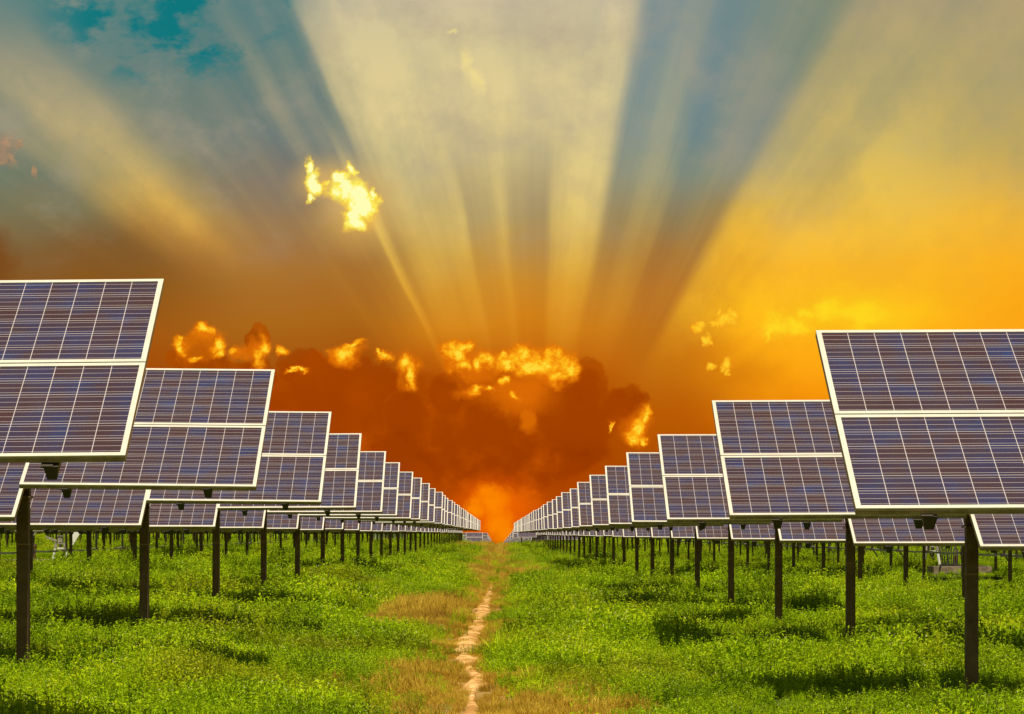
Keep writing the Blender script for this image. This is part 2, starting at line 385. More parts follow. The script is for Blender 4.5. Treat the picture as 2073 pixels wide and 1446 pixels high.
def build_ground():
    ys = [-40.0]
    while ys[-1] < 9000:
        y = ys[-1]
        ys.append(y + (4 if y < 12 else .45 if y < 60 else .9 if y < 120 else max(2.0, (y - 60) * .035)))
    t = np.linspace(-1, 1, 181)
    X = []; Y = []
    for y in ys:
        hw = 30 + .7 * max(y, 0)
        X.append(np.sign(t) * np.abs(t)**2.2 * hw); Y.append(np.full_like(t, y))
    X = np.array(X); Y = np.array(Y); Z = gz(X, Y)
    nv = len(t); nr = len(ys)
    vs = np.stack([X.ravel(), Y.ravel(), Z.ravel()], 1)
    fs = [(r*nv+c, r*nv+c+1, (r+1)*nv+c+1, (r+1)*nv+c) for r in range(nr-1) for c in range(nv-1)]
    m, nt, b = mat('soil and short growth', (.1, .08, .03), .95, 0, .1)
    g = geopos(nt)
    sp = nt.nodes.new('ShaderNodeSeparateXYZ'); nt.links.new(g, sp.inputs[0])
    x = N(nt, sp.outputs[0]).abs(); y = N(nt, sp.outputs[1])
    n1 = noise(nt, g, .55, 5, .6); n2 = noise(nt, g, 7, 6, .65)
    dry = ramp(nt, n2, [(.3, (.16, .085, .03)), (.5, (.30, .18, .05)), (.7, (.42, .28, .09))], 'LINEAR')
    grn = ramp(nt, n2, [(.3, (.035, .045, .006)), (.5, (.07, .10, .010)), (.7, (.13, .17, .018))], 'LINEAR')
    f = ((x + (n1 - .5) * 2.2 - y * .004) / 1.0).ss(.5, 1.5)
    far = n1.ss(.62, .7) * .5 * y.ss(60, 140)
    c = mixc(nt, f * (1 - far), dry, grn)
    nt.links.new(c, b.inputs['Base Color'])
    bp = nt.nodes.new('ShaderNodeBump'); bp.inputs['Strength'].default_value = .6; bp.inputs['Distance'].default_value = .05
    nt.links.new(n2.s, bp.inputs['Height']); nt.links.new(bp.outputs[0], b.inputs['Normal'])
    o = link_mesh('ground', vs.tolist(), fs, [m], smooth=True); o['kind'] = 'structure'
build_ground()

# path centre line: (photo px, photo py, half width m)
PATH = [(945,1500,.08),(953,1446,.07),(955,1425,.035),(957,1400,.06),(960,1388,.11),(962,1372,.08),(952,1358,.04),(946,1345,.09),(940,1330,.13),(944,1310,.15),(952,1290,.13),(966,1272,.10),(972,1255,.08),(976,1240,.13),(983,1222,.09),(988,1210,.10),(992,1197,.075),(996,1186,.05),(998,1176,.03)]
pw = []
for px, py, w in PATH:
    d = F * (E - .0) / (py - 1080); pw.append((d, (px - 1007) * d / F, w))
PD = np.array([p[0] for p in pw]); PX = np.array([p[1] for p in pw]); PWD = np.array([p[2] * 1.15 for p in pw])
def build_path():
    vs = []; fs = []
    ds = np.concatenate([np.arange(16, 30, .12), np.arange(30, 74, .3)])
    nc = 13
    for i, d in enumerate(ds):
        cx = np.interp(d, PD, PX); w = np.interp(d, PD, PWD)
        wl = w * (1 + .5 * (float(vnoise(d, 0, .5, 21)) - .5) * 2); wr = w * (1 + .5 * (float(vnoise(d, 9, .45, 22)) - .5) * 2)
        for k in range(nc):
            t = k / (nc - 1) * 2 - 1
            x = cx + (t * wl if t < 0 else t * wr)
            z = float(gz(x, d)) + .012 + .02 * (1 - t * t) * float(vnoise(x * 3, d, .13, 30)) - .02 * abs(t) ** 3 - (.03 if abs(t) > .99 else 0)
            vs.append((x, d, z))
        if i:
            for k in range(nc - 1):
                a = (i-1)*nc + k
                fs.append((a, a+1, a+1+nc, a+nc))
    m, nt, b = mat('dry cracked sandy soil', (.6, .42, .25), .95, 0, .1)
    g = geopos(nt)
    mp = nt.nodes.new('ShaderNodeMapping'); nt.links.new(g, mp.inputs[0]); mp.inputs['Scale'].default_value = (1.0, 1.0, 1.0)
    n1 = noise(nt, mp.outputs[0], 6, 6, .68); n2 = noise(nt, g, 1.6, 3)
    c = ramp(nt, n1, [(.34, (.26, .10, .025)), (.45, (.50, .26, .08)), (.58, (.70, .43, .17)), (.72, (.86, .64, .34))], 'LINEAR')
    c = mixc(nt, n2.ss(.50, .62) * .85, c, (.36, .17, .04))
    nt.links.new(c, b.inputs['Base Color'])
    bp = nt.nodes.new('ShaderNodeBump'); bp.inputs['Strength'].default_value = .8; bp.inputs['Distance'].default_value = .03
    nt.links.new(n1.s, bp.inputs['Height']); nt.links.new(bp.outputs[0], b.inputs['Normal'])
    o = link_mesh('path', vs, fs, [m], smooth=True); o['kind'] = 'structure'
build_path()

# ------------------------------------------------------------------ mesh builder
class MB:
    def __init__(s): s.v = []; s.f = []; s.m = []; s.uv = {}
    def hexa(s, p, mi=0):
        """8 points: bottom ring then top ring"""
        b = len(s.v); s.v += [tuple(q) for q in p]
        for q in ((0,3,2,1),(4,5,6,7),(0,1,5,4),(1,2,6,5),(2,3,7,6),(3,0,4,7)):
            s.f.append(tuple(b + k for k in q)); s.m.append(mi)
    def box(s, x0, x1, y0, y1, z0, z1, mi=0):
        s.hexa([(x0,y0,z0),(x1,y0,z0),(x1,y1,z0),(x0,y1,z0),(x0,y0,z1),(x1,y0,z1),(x1,y1,z1),(x0,y1,z1)], mi)
    def tbox(s, T, x0, x1, y0, y1, z0, z1, mi=0):
        s.hexa([T @ Vector(q) for q in ((x0,y0,z0),(x1,y0,z0),(x1,y1,z0),(x0,y1,z0),(x0,y0,z1),(x1,y0,z1),(x1,y1,z1),(x0,y1,z1))], mi)
    def bar(s, a, b, r, mi=0, n=4, r2=None):
        a = Vector(a); b = Vector(b); d = (b - a).normalized()
        u = d.orthogonal().normalized() if abs(d.z) > .9 else d.cross(Vector((0,0,1))).normalized()
        w = d.cross(u); k = len(s.v); r2 = r if r2 is None else r2
        for c, rr in ((a, r), (b, r2)):
            for i in range(n):
                t = 2 * math.pi * (i + .5) / n
                s.v.append(tuple(c + (u * math.cos(t) + w * math.sin(t)) * rr))
        for i in range(n):
            j = (i + 1) % n
            s.f.append((k+i, k+j, k+n+j, k+n+i)); s.m.append(mi)
        s.f.append(tuple(k + i for i in reversed(range(n)))); s.m.append(mi)
        s.f.append(tuple(k + n + i for i in range(n))); s.m.append(mi)
    def quad(s, pts, mi=0, uv=None):
        b = len(s.v); s.v += [tuple(q) for q in pts]
        if uv: s.uv[len(s.f)] = uv
        s.f.append(tuple(range(b, b + len(pts)))); s.m.append(mi)
    def mesh(s, name, mats):
        me = bpy.data.meshes.new(name); me.from_pydata(s.v, [], s.f)
        for m in mats: me.materials.append(m)
        me.polygons.foreach_set('material_index', s.m)
        if s.uv:
            l = me.uv_layers.new(name='UVMap')
            for fi, uv in s.uv.items():
                for k, li in enumerate(me.polygons[fi].loop_indices): l.data[li].uv = uv[k]
        me.update(); return me
    def build(s, name, mats, parent=None):
        o = bpy.data.objects.new(name, s.mesh(name, mats)); sc.collection.objects.link(o)
        if parent: o.parent = parent
        return o

def tag(o, label=None, cat=None, group=None, kind=None):
    if label: o['label'] = label
    if cat: o['category'] = cat
    if group: o['group'] = group
    if kind: o['kind'] = kind
    return o

# ------------------------------------------------------------------ solar rows
MW, MH, FT, FD = 1.956, .992, .030, .042      # module width, height on the slope, frame width, frame depth
SP = 1.004                                     # pitch up the slope
COL = 1.98

def frame_parts(mb, T, mi=0):
    """aluminium frame of one module; local x across, y up the slope, z off the face"""
    lip = -.007
    for (x0, x1, y0, y1) in ((0, MW, 0, FT), (0, MW, MH - FT, MH), (0, FT, FT, MH - FT), (MW - FT, MW, FT, MH - FT)):
        mb.tbox(T, x0, x1, y0, y1, lip, 0, mi)
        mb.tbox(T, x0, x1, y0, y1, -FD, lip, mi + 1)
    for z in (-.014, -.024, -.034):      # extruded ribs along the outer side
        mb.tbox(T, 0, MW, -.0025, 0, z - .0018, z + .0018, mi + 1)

def glass_face(mb, T, mi=0, seed=0):
    a, b = FT - .002, MW - FT + .002; c, d = FT - .002, MH - FT + .002
    P4 = [(a,c,-.006),(b,c,-.006),(b,d,-.006),(a,d,-.006)]
    o = 12 * seed
    mb.quad([T @ Vector(p) for p in P4], mi, [(o,0),(o+12,0),(o+12,6),(o,6)])
    Q4 = [(a,c,-.010),(a,d,-.010),(b,d,-.010),(b,c,-.010)]
    mb.quad([T @ Vector(p) for p in Q4], mi + 1)

M_SIDE_SHADE, nt_, b_ = mat('extruded aluminium side with painted shade', (.36, .28, .17), .5, .3)  # darker tan: shade on frame sides and undersides painted into the colour
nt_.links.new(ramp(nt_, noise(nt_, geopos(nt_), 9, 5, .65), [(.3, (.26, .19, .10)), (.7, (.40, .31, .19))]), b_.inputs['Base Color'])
M_BACK, *_ = mat('white module backsheet', (.55, .53, .48), .7)
I4 = Matrix.Identity(4)
_f = MB(); frame_parts(_f, I4); ME_FRAME = _f.mesh('frame', [M_FRAME, M_SIDE_SHADE])
_g = MB(); glass_face(_g, I4); ME_GLASS = _g.mesh('solar_module', [M_CELL, M_BACK])
# sealed label chips in a corner of the frame
def rafter_mesh():
    mb = MB()
    # open tapered channel running up the slope under the modules; it sticks out below the front edge
    L = 2 * SP
    for (y0, y1) in ((-.012, L - .1),):
        w0, w1, h = .040, .026, .085
        mb.hexa([(-w1, y0, -FD-h), (w1, y0, -FD-h), (w1, y1, -FD-h), (-w1, y1, -FD-h),
                 (-w0, y0, -FD-.002), (w0, y0, -FD-.002), (w0, y1, -FD-.002), (-w0, y1, -FD-.002)])
    mb.box(-.052, .012, -.02, .02, -FD-.006, -FD+.006)
    return mb.mesh('rafter', [M_DARK])
ME_RAFTER = rafter_mesh()

def post_geo(mb, x, y, zt, zb, mi=0, s=1.0):
    w, dp = .050 * s, .052 * s
    mb.box(x - w, x + w, y - dp, y + dp, zb, zt, mi)
    zb2 = zt - .40
    mb.box(x - w - .003, x + w + .003, y - dp - .003, y + dp + .003, zb2, zb2 + .010, mi + 1)

ORD = ['first','second','third','fourth','fifth','sixth','seventh','eighth','ninth','tenth','eleventh','twelfth','thirteenth','fourteenth','fifteenth','sixteenth','seventeenth','eighteenth','nineteenth']
TENS = {2:('twenty','twentieth'),3:('thirty','thirtieth'),4:('forty','fortieth'),5:('fifty','fiftieth')}
def ordinal(n):
    if n <= 19: return ORD[n-1]
    t, u = divmod(n, 10)
    return TENS[t][1] if u == 0 else TENS[t][0] + '-' + ORD[u-1]

D0, DD = 13.67, 7.51
NROWS, NDETAIL = 38, 20
FAR = {-1: [520, 570, 630, 700, 790], 1: [303, 330, 372, 425, 500, 600, 730, 880]}
XL_ = {0:1.985,1:1.995,2:1.975,3:2.0,4:1.968,5:2.01,6:1.987,7:2.0,8:1.985,9:2.0,10:1.92}
ZL_ = {0:.399,1:.407,2:.372,3:.36}
ZR_ = {0:.134,1:.152,2:.160,3:.167}

def row(i, side):
    """one row of modules on posts; side -1 left of the path, +1 right"""
    d = D0 + DD * i if i < NROWS else FAR[side][i - NROWS]
    jr = random.Random(100 * i + side)
    if side < 0: X0 = XL_.get(i, 2.0 + jr.uniform(-.05, .03)); zb = ZL_.get(i, .36); tilt = math.asin({0: 1.105, 1: 1.074, 2: 1.09}.get(i, 1.10) / 1.996)
    else:        X0 = 1.90 + (jr.uniform(-.03, .03) if i > 5 else ((.012, .02)[i] if i < 2 else 0)); zb = ZR_.get(i, .165); tilt = math.asin({0: 1.082, 1: 1.035, 2: 1.03}.get(i, 1.035) / 1.996)
    zb += jr.uniform(-.012, .012) if i > 3 else 0
    if i >= NROWS and side > 0: zb -= .6
    tilt += R(jr.uniform(-.6, .6)) if i > 1 else 0
    roll = {(0,-1): -.55, (1,-1): .55, (2,-1): .5, (0,1): -.3, (1,1): -.3}.get((i, side), jr.uniform(-.3, .3))
    zb += E
    cy = .72
    dr = float(drop(np.array(3.0 if i < NROWS else 2.5), np.array(d)))
    xmax = min(.215 * d + 3.0, 60) if i < NROWS else 8.0
    ncol = max(1, int((xmax - 3.99) / COL) + 1)
    cols = [(X0, zb, 0)] + [(3.99 + COL * k, zb - .265 + .0 * k, 1) for k in range(ncol)]
    side_word = 'left' if side < 0 else 'right'
    # everything is built about the root at the row's front edge
    root_loc = Vector((side * X0, d, float(gz(side * 4.05, d))))
    def T(x, z, k, rollz=0.0):
        # module matrix: origin at lower left corner
        xx = x if side > 0 else -x - MW
        dd = float(drop(np.array(abs(x)), np.array(d)))
        M = Matrix.Translation((xx, d, z - dd)) @ Matrix.Rotation(R(rollz), 4, 'Y') @ Matrix.Rotation(tilt, 4, 'X') @ Matrix.Translation((0, SP * k, 0))
        return M
    posts = [4.05 + 5.42 * k for k in range(int((xmax - 4.0) / 5.42) + 1)]
    if i == 0: posts = [4.05]
    if i < NDETAIL:
        r = bpy.data.objects.new('solar_row', None); sc.collection.objects.link(r)
        r.location = root_loc; r.empty_display_size = .3
        inv = Matrix.Translation(-root_loc)
        for ci, (x, z, outer) in enumerate(cols):
            for k in (0, 1):
                rz = roll * (1 if ci == 0 else .2) + (jr.uniform(-.12, .12) if ci else 0)
                zz = z + (jr.uniform(-.008, .008) if outer else 0)
                Mx = inv @ T(x, zz, k, rz if True else 0)
                g = bpy.data.objects.new('solar_module', ME_GLASS); sc.collection.objects.link(g)
                g.parent = r; g.matrix_local = Mx
                f = bpy.data.objects.new('frame', ME_FRAME); sc.collection.objects.link(f)
                f.parent = g
            for fx in (.40, 1.57):
                if side < 0: fx2 = MW - fx
                else: fx2 = fx
                Mx = inv @ T(x, z, 0, 0) @ Matrix.Translation((fx2, 0, 0))
                q = bpy.data.objects.new('rafter', ME_RAFTER); sc.collection.objects.link(q)
                q.parent = r; q.matrix_local = Mx
        # torque tube along the row, under the middle of the slope
        mid = lambda z: (z + math.sin(tilt) * SP - .16)
        yc = d + cy
        mb = MB()
        xe = cols[-1][0] + MW
        ox, oy, oz = root_loc
        zt = mid(zb - .265) - dr
        zin = mid(zb) - dr
        mb.bar((side*3.93-ox, d + .83 - oy, zt-oz), (side*xe-ox, d + .83 - oy, zt-oz), .06, n=8)
        mb.bar((side*(X0+.12)-ox, d + .83 - oy, zin-oz), (side*4.0-ox, d + .83 - oy, zin-oz), .05, n=8)
        mb.bar((side*3.96-ox, d + .83 - oy, zt-oz), (side*3.96-ox, d + .83 - oy, zin-oz), .05, n=8)
        mb.build('torque_tube', [M_DARK], r)
        for pxx in posts:
            mb = MB(); gx = side * pxx
            zbot = float(gz(gx, yc)) - .3
            post_geo(mb, gx - ox, yc - oy, zb - .265 + .16 - dr - oz, zbot - oz)
            # cap plate and bearing block
            mb.box(gx-ox-.075, gx-ox+.075, yc-oy-.075, yc-oy+.075, zb-.265+.16-dr-oz, zb-.265+.175-dr-oz)
            mb.box(gx-ox-.05, gx-ox+.05, yc-oy-.0, yc-oy+.09, zb-.265+.175-dr-oz, zt+.02-oz)
            mb.build('support_post', [M_POST, M_BAND], r)
    else:
        mb = MB(); ox, oy, oz = root_loc; inv = Matrix.Translation(-root_loc)
        sd_ = 0
        for x, z, outer in cols:
            for k in (0, 1):
                Mx = inv @ T(x, z + jr.uniform(-.01, .01), k, jr.uniform(-.3, .3))
                glass_face(mb, Mx, 0, jr.randrange(60))
                a = len(mb.v)
                for (x0, x1, y0, y1) in ((0,MW,0,FT),(0,MW,MH-FT,MH),(0,FT,FT,MH-FT),(MW-FT,MW,FT,MH-FT)):
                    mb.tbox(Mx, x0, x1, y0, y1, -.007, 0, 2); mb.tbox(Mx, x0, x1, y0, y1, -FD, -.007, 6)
            for fx in (.40, 1.57):
                fx2 = MW - fx if side < 0 else fx
                mb.tbox(inv @ T(x, z, 0) @ Matrix.Translation((fx2, 0, 0)), -.035, .035, -.012, 1.9, -FD-.085, -FD-.003, 5)
        yc = d + cy
        for pxx in posts:
            gx = side * pxx
            dd = float(drop(np.array(pxx), np.array(d)))
            post_geo(mb, gx - ox, yc - oy, zb - .1 - dd - oz, float(gz(gx, yc)) - .3 - oz, 3)
        r = mb.build('solar_row', [M_CELL, M_BACK, M_FRAME, M_POST, M_BAND, M_DARK, M_SIDE_SHADE])
        r.location = root_loc
    if i == 0: lab = f'largest and nearest row of blue-brown solar panels at the {side_word} edge of the picture'
    elif i >= NROWS: lab = f'tiny solar row beyond the crest {side_word} of the path, {ordinal(i - NROWS + 1)} behind the crest'
    else: lab = f'{ordinal(i + 1)} row of tilted solar panels {side_word} of the dirt path, counting from the front'
    tag(r, lab, 'solar panels', f'solar panel rows {side_word} of the path')
for s in (-1, 1):
    for i in range(NROWS + len(FAR[s])): row(i, s)

# ------------------------------------------------------------------ tracker drives and linkages
def drive(side):
    w = 'left' if side < 0 else 'right'
    d = 101.2; k = d / F
    def PX_(px, py, dy=0.0):
        return Vector(((px - 1007) * (d + dy) / F, d + dy, E + (1080 - py) * (d + dy) / F))
    if side < 0: fr = [(107,137,1108,1131)]; slab = (3, 100, 1133); cx = 122
    else: fr = [(1870,1903,1114,1140)]; slab = (1886, 2003, 1147); cx = 1887
    x0, x1, yt, yb = fr[0]
    base = PX_(cx, yb)
    r = bpy.data.objects.new('tracker_drive', None); sc.collection.objects.link(r); r.location = base
    def L(p): return p - base
    def loc(px, py, dy=0.0): return L(PX_(px, py, dy))
    g = float(gz(base.x, d)) - .1
    mb = MB()
    a, b = loc(slab[0], slab[2]), loc(slab[1], slab[2])
    mb.box(a.x, b.x, -.5, 1.0, g - base.z, a.z)
    mb.build('concrete_slab', [M_CONC], r)
    mb = MB()
    t = (x1 - x0) * .16
    for dyy in (-.25, .25):
        mb.bar(loc(x0 + t, yt + 1, dyy), loc(x0, yb + 6, dyy * 1.3), .045)
        mb.bar(loc(x1 - t, yt + 1, dyy), loc(x1, yb + 6, dyy * 1.3), .045)
        mb.bar(loc(x0 + t, yt + 2, dyy), loc(x1 - t, yt + 2, dyy), .035)
    for xx in (x0 + t, x1 - t): mb.bar(loc(xx, yt + 2, -.25), loc(xx, yt + 2, .25), .035)
    mb.build('white_stand', [M_WHITE], r)
    mb = MB()
    for xx, sg in ((x0 + t, -1), (x1 - t, 1)):
        p0 = loc(xx - 3.5, yt, -.3); p1 = loc(xx + 3.5, yt, -.3); p2 = loc(xx + .5 * sg * -1 + 1.5, yt - 9, -.3); p3 = loc(xx + .5 * sg * -1 - 1.5, yt - 9, -.3)
        o = Vector((0, .05, 0))
        mb.hexa([p0, p1, p1 + o, p0 + o, p3, p2, p2 + o, p3 + o])
    mb.build('saddle_plates', [M_ALU], r)
    mb = MB()
    m0 = (x0 + x1) / 2
    a = loc(m0 - 4, yt - 6); b = loc(m0 + 5, yt - 22)
    mb.box(a.x, b.x, -.12, .15, a.z, b.z)
    mb.box(a.x - .04, b.x + .04, -.15, .18, b.z, b.z + .03)
    mb.box(a.x + .03, b.x - .03, -.135, -.12, a.z + .08, b.z - .05)
    mb.bar((a.x + .08, 0, a.z), (a.x + .08, 0, a.z - .2), .05, n=8)
    mb.build('gear_motor', [M_ALU], r)
    mb = MB()
    s = side
    if side < 0:
        mb.bar(loc(93, 1087), loc(129, 1101), .055); mb.bar(loc(78, 1070), loc(57, 1097), .05)
    else:
        mb.bar(loc(1920, 1086), loc(1890, 1100), .055); mb.bar(loc(1935, 1085), loc(1952, 1120), .05)
    mb.build('linkage_arm', [M_ALU], r)
    if side < 0:
        mb = MB()
        p = [loc(143.5, 1077), loc(164, 1077), loc(142.5, 1112)]; q = [v + Vector((.02, .09, 0)) for v in p]
        mb.quad(p[::-1]); mb.quad(q); 
        for i in range(3): mb.quad([p[i], p[(i+1) % 3], q[(i+1) % 3], q[i]])
        mb.bar(loc(163, 1078, .05), loc(144, 1111, .05), .03)
        mb.build('gusset_plate', [M_WHITE], r)
        mb = MB()
        mb.bar(loc(68, 1131), loc(72, 1106), .09, n=4, r2=.05); mb.bar(loc(58, 1104), loc(74, 1104), .08)
        mb.build('bearing_stand', [M_POST], r)
    else:
        mb = MB()
        for q in range(14):
            xx = 1905 + q * 2.6; a0 = loc(xx, 1146, -.2)
            c0 = loc(xx + random.uniform(-8, 8), 1120 + random.uniform(-12, 10), -.2 + random.uniform(-.1, .2)); e0 = loc(1925 + random.uniform(-10, 22), 1090, 0)
            mb.bar(a0, c0, .016, n=5); mb.bar(c0, e0, .016, n=5)
        mb.build('cables', [M_CABLE], r)
        mb = MB()
        a, b = loc(1900, 1143), loc(1998, 1147); mb.bar(a, b, .03, n=6); mb.bar(loc(1903, 1144, -.55), loc(1902, 1162, -.55), .035, n=6)
        mb.bar(loc(1903, 1144, -.55), loc(1912, 1143, -.4), .035, n=6)
        mb.build('conduit', [M_CABLE], r)
        mb = MB(); mb.bar(loc(1934, 1143), loc(1938, 1112), .10, r2=.05); mb.build('bearing_stand', [M_POST], r)
    tag(r, f'white metal tracker drive stand on a concrete slab under the panels on the {w}', 'tracker drive', 'tracker drives')
    # linkage shaft running away down the field
    mb = MB(); X = side * 16.9; z = E - .64 + (0 if side < 0 else -.06)
    y = 78.0; segs = []
    o = bpy.data.objects.new('linkage_shaft', None); sc.collection.objects.link(o)
    o.location = (X, 78, z)
    while y < 250:
        mb = MB()
        L_ = DD
        P_ = [(0, y - 78 + t * L_, -.05 * math.sin(math.pi * t)) for t in (0, .25, .5, .75, .97)]
        for a, b in zip(P_, P_[1:]): mb.bar(a, b, .05)
        mb.build('shaft_section', [M_ALU], o)
        y += DD
    tag(o, f'long grey linkage shaft crossing the posts under the {w} panels', 'shaft', 'linkage shafts')
    y = 78.0
    while y < 250:                      # the arms that carry the shaft, one per section
        mb = MB()
        mb.bar((0, y - 78, .0), (side * .25, y - 78 + .1, -.35), .03); mb.bar((0, y - 78, 0), (0, y - 78 - .05, .65), .045)
        mb.box(-.12, .12, y - 78 - .12, y - 78 + .05, -.08, .03)
        mb.build('hanger_arm', [M_DARK], o)
        y += DD
for s in (-1, 1): drive(s)

# added low white cabin in place of bright horizon sky among the far posts, and low tables past the end of the rows
def standin(px0, px1, d, lab):
    x0, x1 = (px0 - 1007) * d / F, (px1 - 1007) * d / F; g = float(gz((x0 + x1) / 2, d)) - .3
    r = bpy.data.objects.new('sky_standin', None); sc.collection.objects.link(r); r.location = ((x0 + x1) / 2, d, g)
    h = (x1 - x0) / 2
    mb = MB(); mb.box(-h, h, 0, 3, 0, 1.75); mb.build('standin_wall', [M_WHITE], r)
    mb = MB(); mb.box(-h - .1, h + .1, -.15, 3.15, 1.753, 1.85); mb.build('standin_roof', [M_ALU], r)
    mb = MB(); mb.box(-.4, .4, -.03, -.003, .35, 1.65); mb.build('standin_door', [M_ALU], r)
    tag(r, lab, 'standin')
standin(752, 822, 292, 'added low white horizon-sky cabin seen between the far posts on the left')

def low_table(px0, px1, pyt, d, rows_, lab):
    s = F / d; x0 = (px0 - 1007) / s; n = max(1, round((px1 - px0) / s / COL)); z = E + (1080 - pyt) / s - rows_ * .55
    r = bpy.data.objects.new('low_solar_table', None); sc.collection.objects.link(r); r.location = (x0, d, z)
    for c in range(n):
        for k in range(rows_):
            Mx = Matrix.Translation((c * COL, 0, 0)) @ Matrix.Rotation(R(33), 4, 'X') @ Matrix.Translation((0, SP * k, 0))
            g = bpy.data.objects.new('solar_module', ME_GLASS); sc.collection.objects.link(g); g.parent = r; g.matrix_local = Mx
            f = bpy.data.objects.new('frame', ME_FRAME); sc.collection.objects.link(f); f.parent = g
    for xx in (.4, n * COL - .4):
        mb = MB(); mb.box(xx - .06, xx + .06, .5, .62, float(gz(x0 + xx, d)) - z - .3, .25); mb.build('support_post', [M_POST], r)
    tag(r, lab, 'solar panels')
low_table(943, 988, 1078, 300, 3, 'low wide solar table at the far end of the left rows beside the aisle')
low_table(1048, 1086, 1077, 268, 1, 'low single-strip solar table at the far end of the right rows')

# ------------------------------------------------------------------ vegetation
def leaf_mat(name, stops, olive=False):
    m = bpy.data.materials.new(name); m.use_nodes = True; nt = m.node_tree; nt.nodes.clear()
    out = nt.nodes.new('ShaderNodeOutputMaterial')
    g = geopos(nt)
    oi = nt.nodes.new('ShaderNodeObjectInfo')
    rnd = N(nt, oi.outputs['Random'])
    n1 = noise(nt, g, .5, 4, .6); n2 = noise(nt, g, 22, 2, .5)
    t = (n1 * 1.1 + rnd * .34 + (n2 - .5) * .7 - .22).clamp()
    c = ramp(nt, t, stops, 'LINEAR')
    ol = noise(nt, g, .33, 4, .6)
    if olive: c = mixc(nt, ol.ss(.50, .68) * .55, c, mixc(nt, rnd, (.24, .20, .004), (.50, .44, .02)))
    d = nt.nodes.new('ShaderNodeBsdfPrincipled'); d.inputs['Roughness'].default_value = .6; d.inputs['Specular IOR Level'].default_value = .08
    nt.links.new(c, d.inputs['Base Color'])
    tr = nt.nodes.new('ShaderNodeBsdfTranslucent'); nt.links.new(c, tr.inputs[0])
    mx = nt.nodes.new('ShaderNodeMixShader'); mx.inputs[0].default_value = .45
    nt.links.new(d.outputs[0], mx.inputs[1]); nt.links.new(tr.outputs[0], mx.inputs[2]); nt.links.new(mx.outputs[0], out.inputs[0])
    return m
M_LEAF = leaf_mat('weed leaves', [(.1, (.06, .10, .002)), (.33, (.20, .32, .003)), (.55, (.40, .58, .004)), (.85, (.68, .74, .010))], True)
M_STEM = leaf_mat('weed stems', [(.1, (.10, .12, .01)), (.9, (.28, .26, .04))])
M_DRY = leaf_mat('dry grass blades', [(.1, (.26, .12, .015)), (.4, (.46, .28, .03)), (.65, (.66, .46, .05)), (.9, (.78, .62, .11))])
M_FLOW, *_ = mat('small white flowers', (.85, .82, .34), .9)
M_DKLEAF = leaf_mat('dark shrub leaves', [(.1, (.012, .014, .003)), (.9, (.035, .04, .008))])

lib = bpy.data.collections.new('plant library')     # never linked: only sources for the scatter
def weed(name, seed, nst, rad, h, leafsize, flowers):
    r = random.Random(seed); mb = MB()
    for s in range(nst):
        a = r.uniform(0, 6.283); q = rad * math.sqrt(r.random())
        bx, by = q * math.cos(a), q * math.sin(a)
        hh = h * r.uniform(.55, 1.1) * (1 - .25 * q / rad)
        lx, ly = (r.gauss(0, .2) + bx * 1.0) * hh, (r.gauss(0, .2) + by * 1.0) * hh
        top = Vector((bx + lx, by + ly, hh)); b0 = Vector((bx, by, -.03))
        side = Vector((r.uniform(-1, 1), r.uniform(-1, 1), 0)).normalized() * .0022
        mb.quad([b0 - side, b0 + side, top + side * .5, top - side * .5], 1)
        nl = r.randint(11, 15)
        for k in range(nl):
            t = .18 + .82 * (k + r.random()) / nl
            p = b0.lerp(top, min(t, 1))
            az = r.uniform(0, 6.283); el = r.uniform(-.1, 1.25)
            dirv = Vector((math.cos(az) * math.cos(el), math.sin(az) * math.cos(el), math.sin(el)))
            L = leafsize * r.uniform(.6, 1.25) * (1.1 - .35 * t)
            w = dirv.cross(Vector((r.uniform(-.5, .5), r.uniform(-.5, .5), 1))).normalized() * L * .19
            tip = p + dirv * L - Vector((0, 0, L * .18)); mid = p + dirv * L * .5 + Vector((0, 0, L * .05))
            mb.quad([p, mid + w, tip], 0); mb.quad([p, tip, mid - w], 0)
        if r.random() < flowers:
            for _ in range(2):
                c = top + Vector((r.uniform(-.012, .012), r.uniform(-.012, .012), r.uniform(.005, .025))); z = r.uniform(.0018, .0036)
                mb.quad([c + Vector((-z, 0, -z * .6)), c + Vector((z, 0, -z * .6)), c + Vector((z, 0, z)), c + Vector((-z, 0, z))], 2)
                mb.quad([c + Vector((0, -z, -z * .6)), c + Vector((0, z, -z * .6)), c + Vector((0, z, z)), c + Vector((0, -z, z))], 2)
    o = bpy.data.objects.new(name, mb.mesh(name, [M_LEAF, M_STEM, M_FLOW])); return o
def tuft(name, seed, nb, rad, h, mats, width=.004, spread=.45):
    r = random.Random(seed); mb = MB()
    for s in range(nb):
        a = r.uniform(0, 6.283); q = rad * math.sqrt(r.random()); b0 = Vector((q * math.cos(a), q * math.sin(a), -.02))
        hh = h * r.uniform(.5, 1.15); az = r.uniform(0, 6.283); sp = r.uniform(.05, spread) * hh
        out = Vector((math.cos(az), math.sin(az), 0))
        p1 = b0 + Vector((0, 0, hh * .55)) + out * sp * .4; p2 = b0 + Vector((0, 0, hh * r.uniform(.75, 1.0))) + out * sp * 1.5
        w = out.cross(Vector((0, 0, 1))) * width * r.uniform(.6, 1.2)
        if r.random() < .5: w = Vector((width, 0, 0))
        mb.quad([b0 - w, b0 + w, p1 + w * .8, p1 - w * .8]); mb.quad([p1 - w * .8, p1 + w * .8, p2])
    o = bpy.data.objects.new(name, mb.mesh(name, mats)); return o

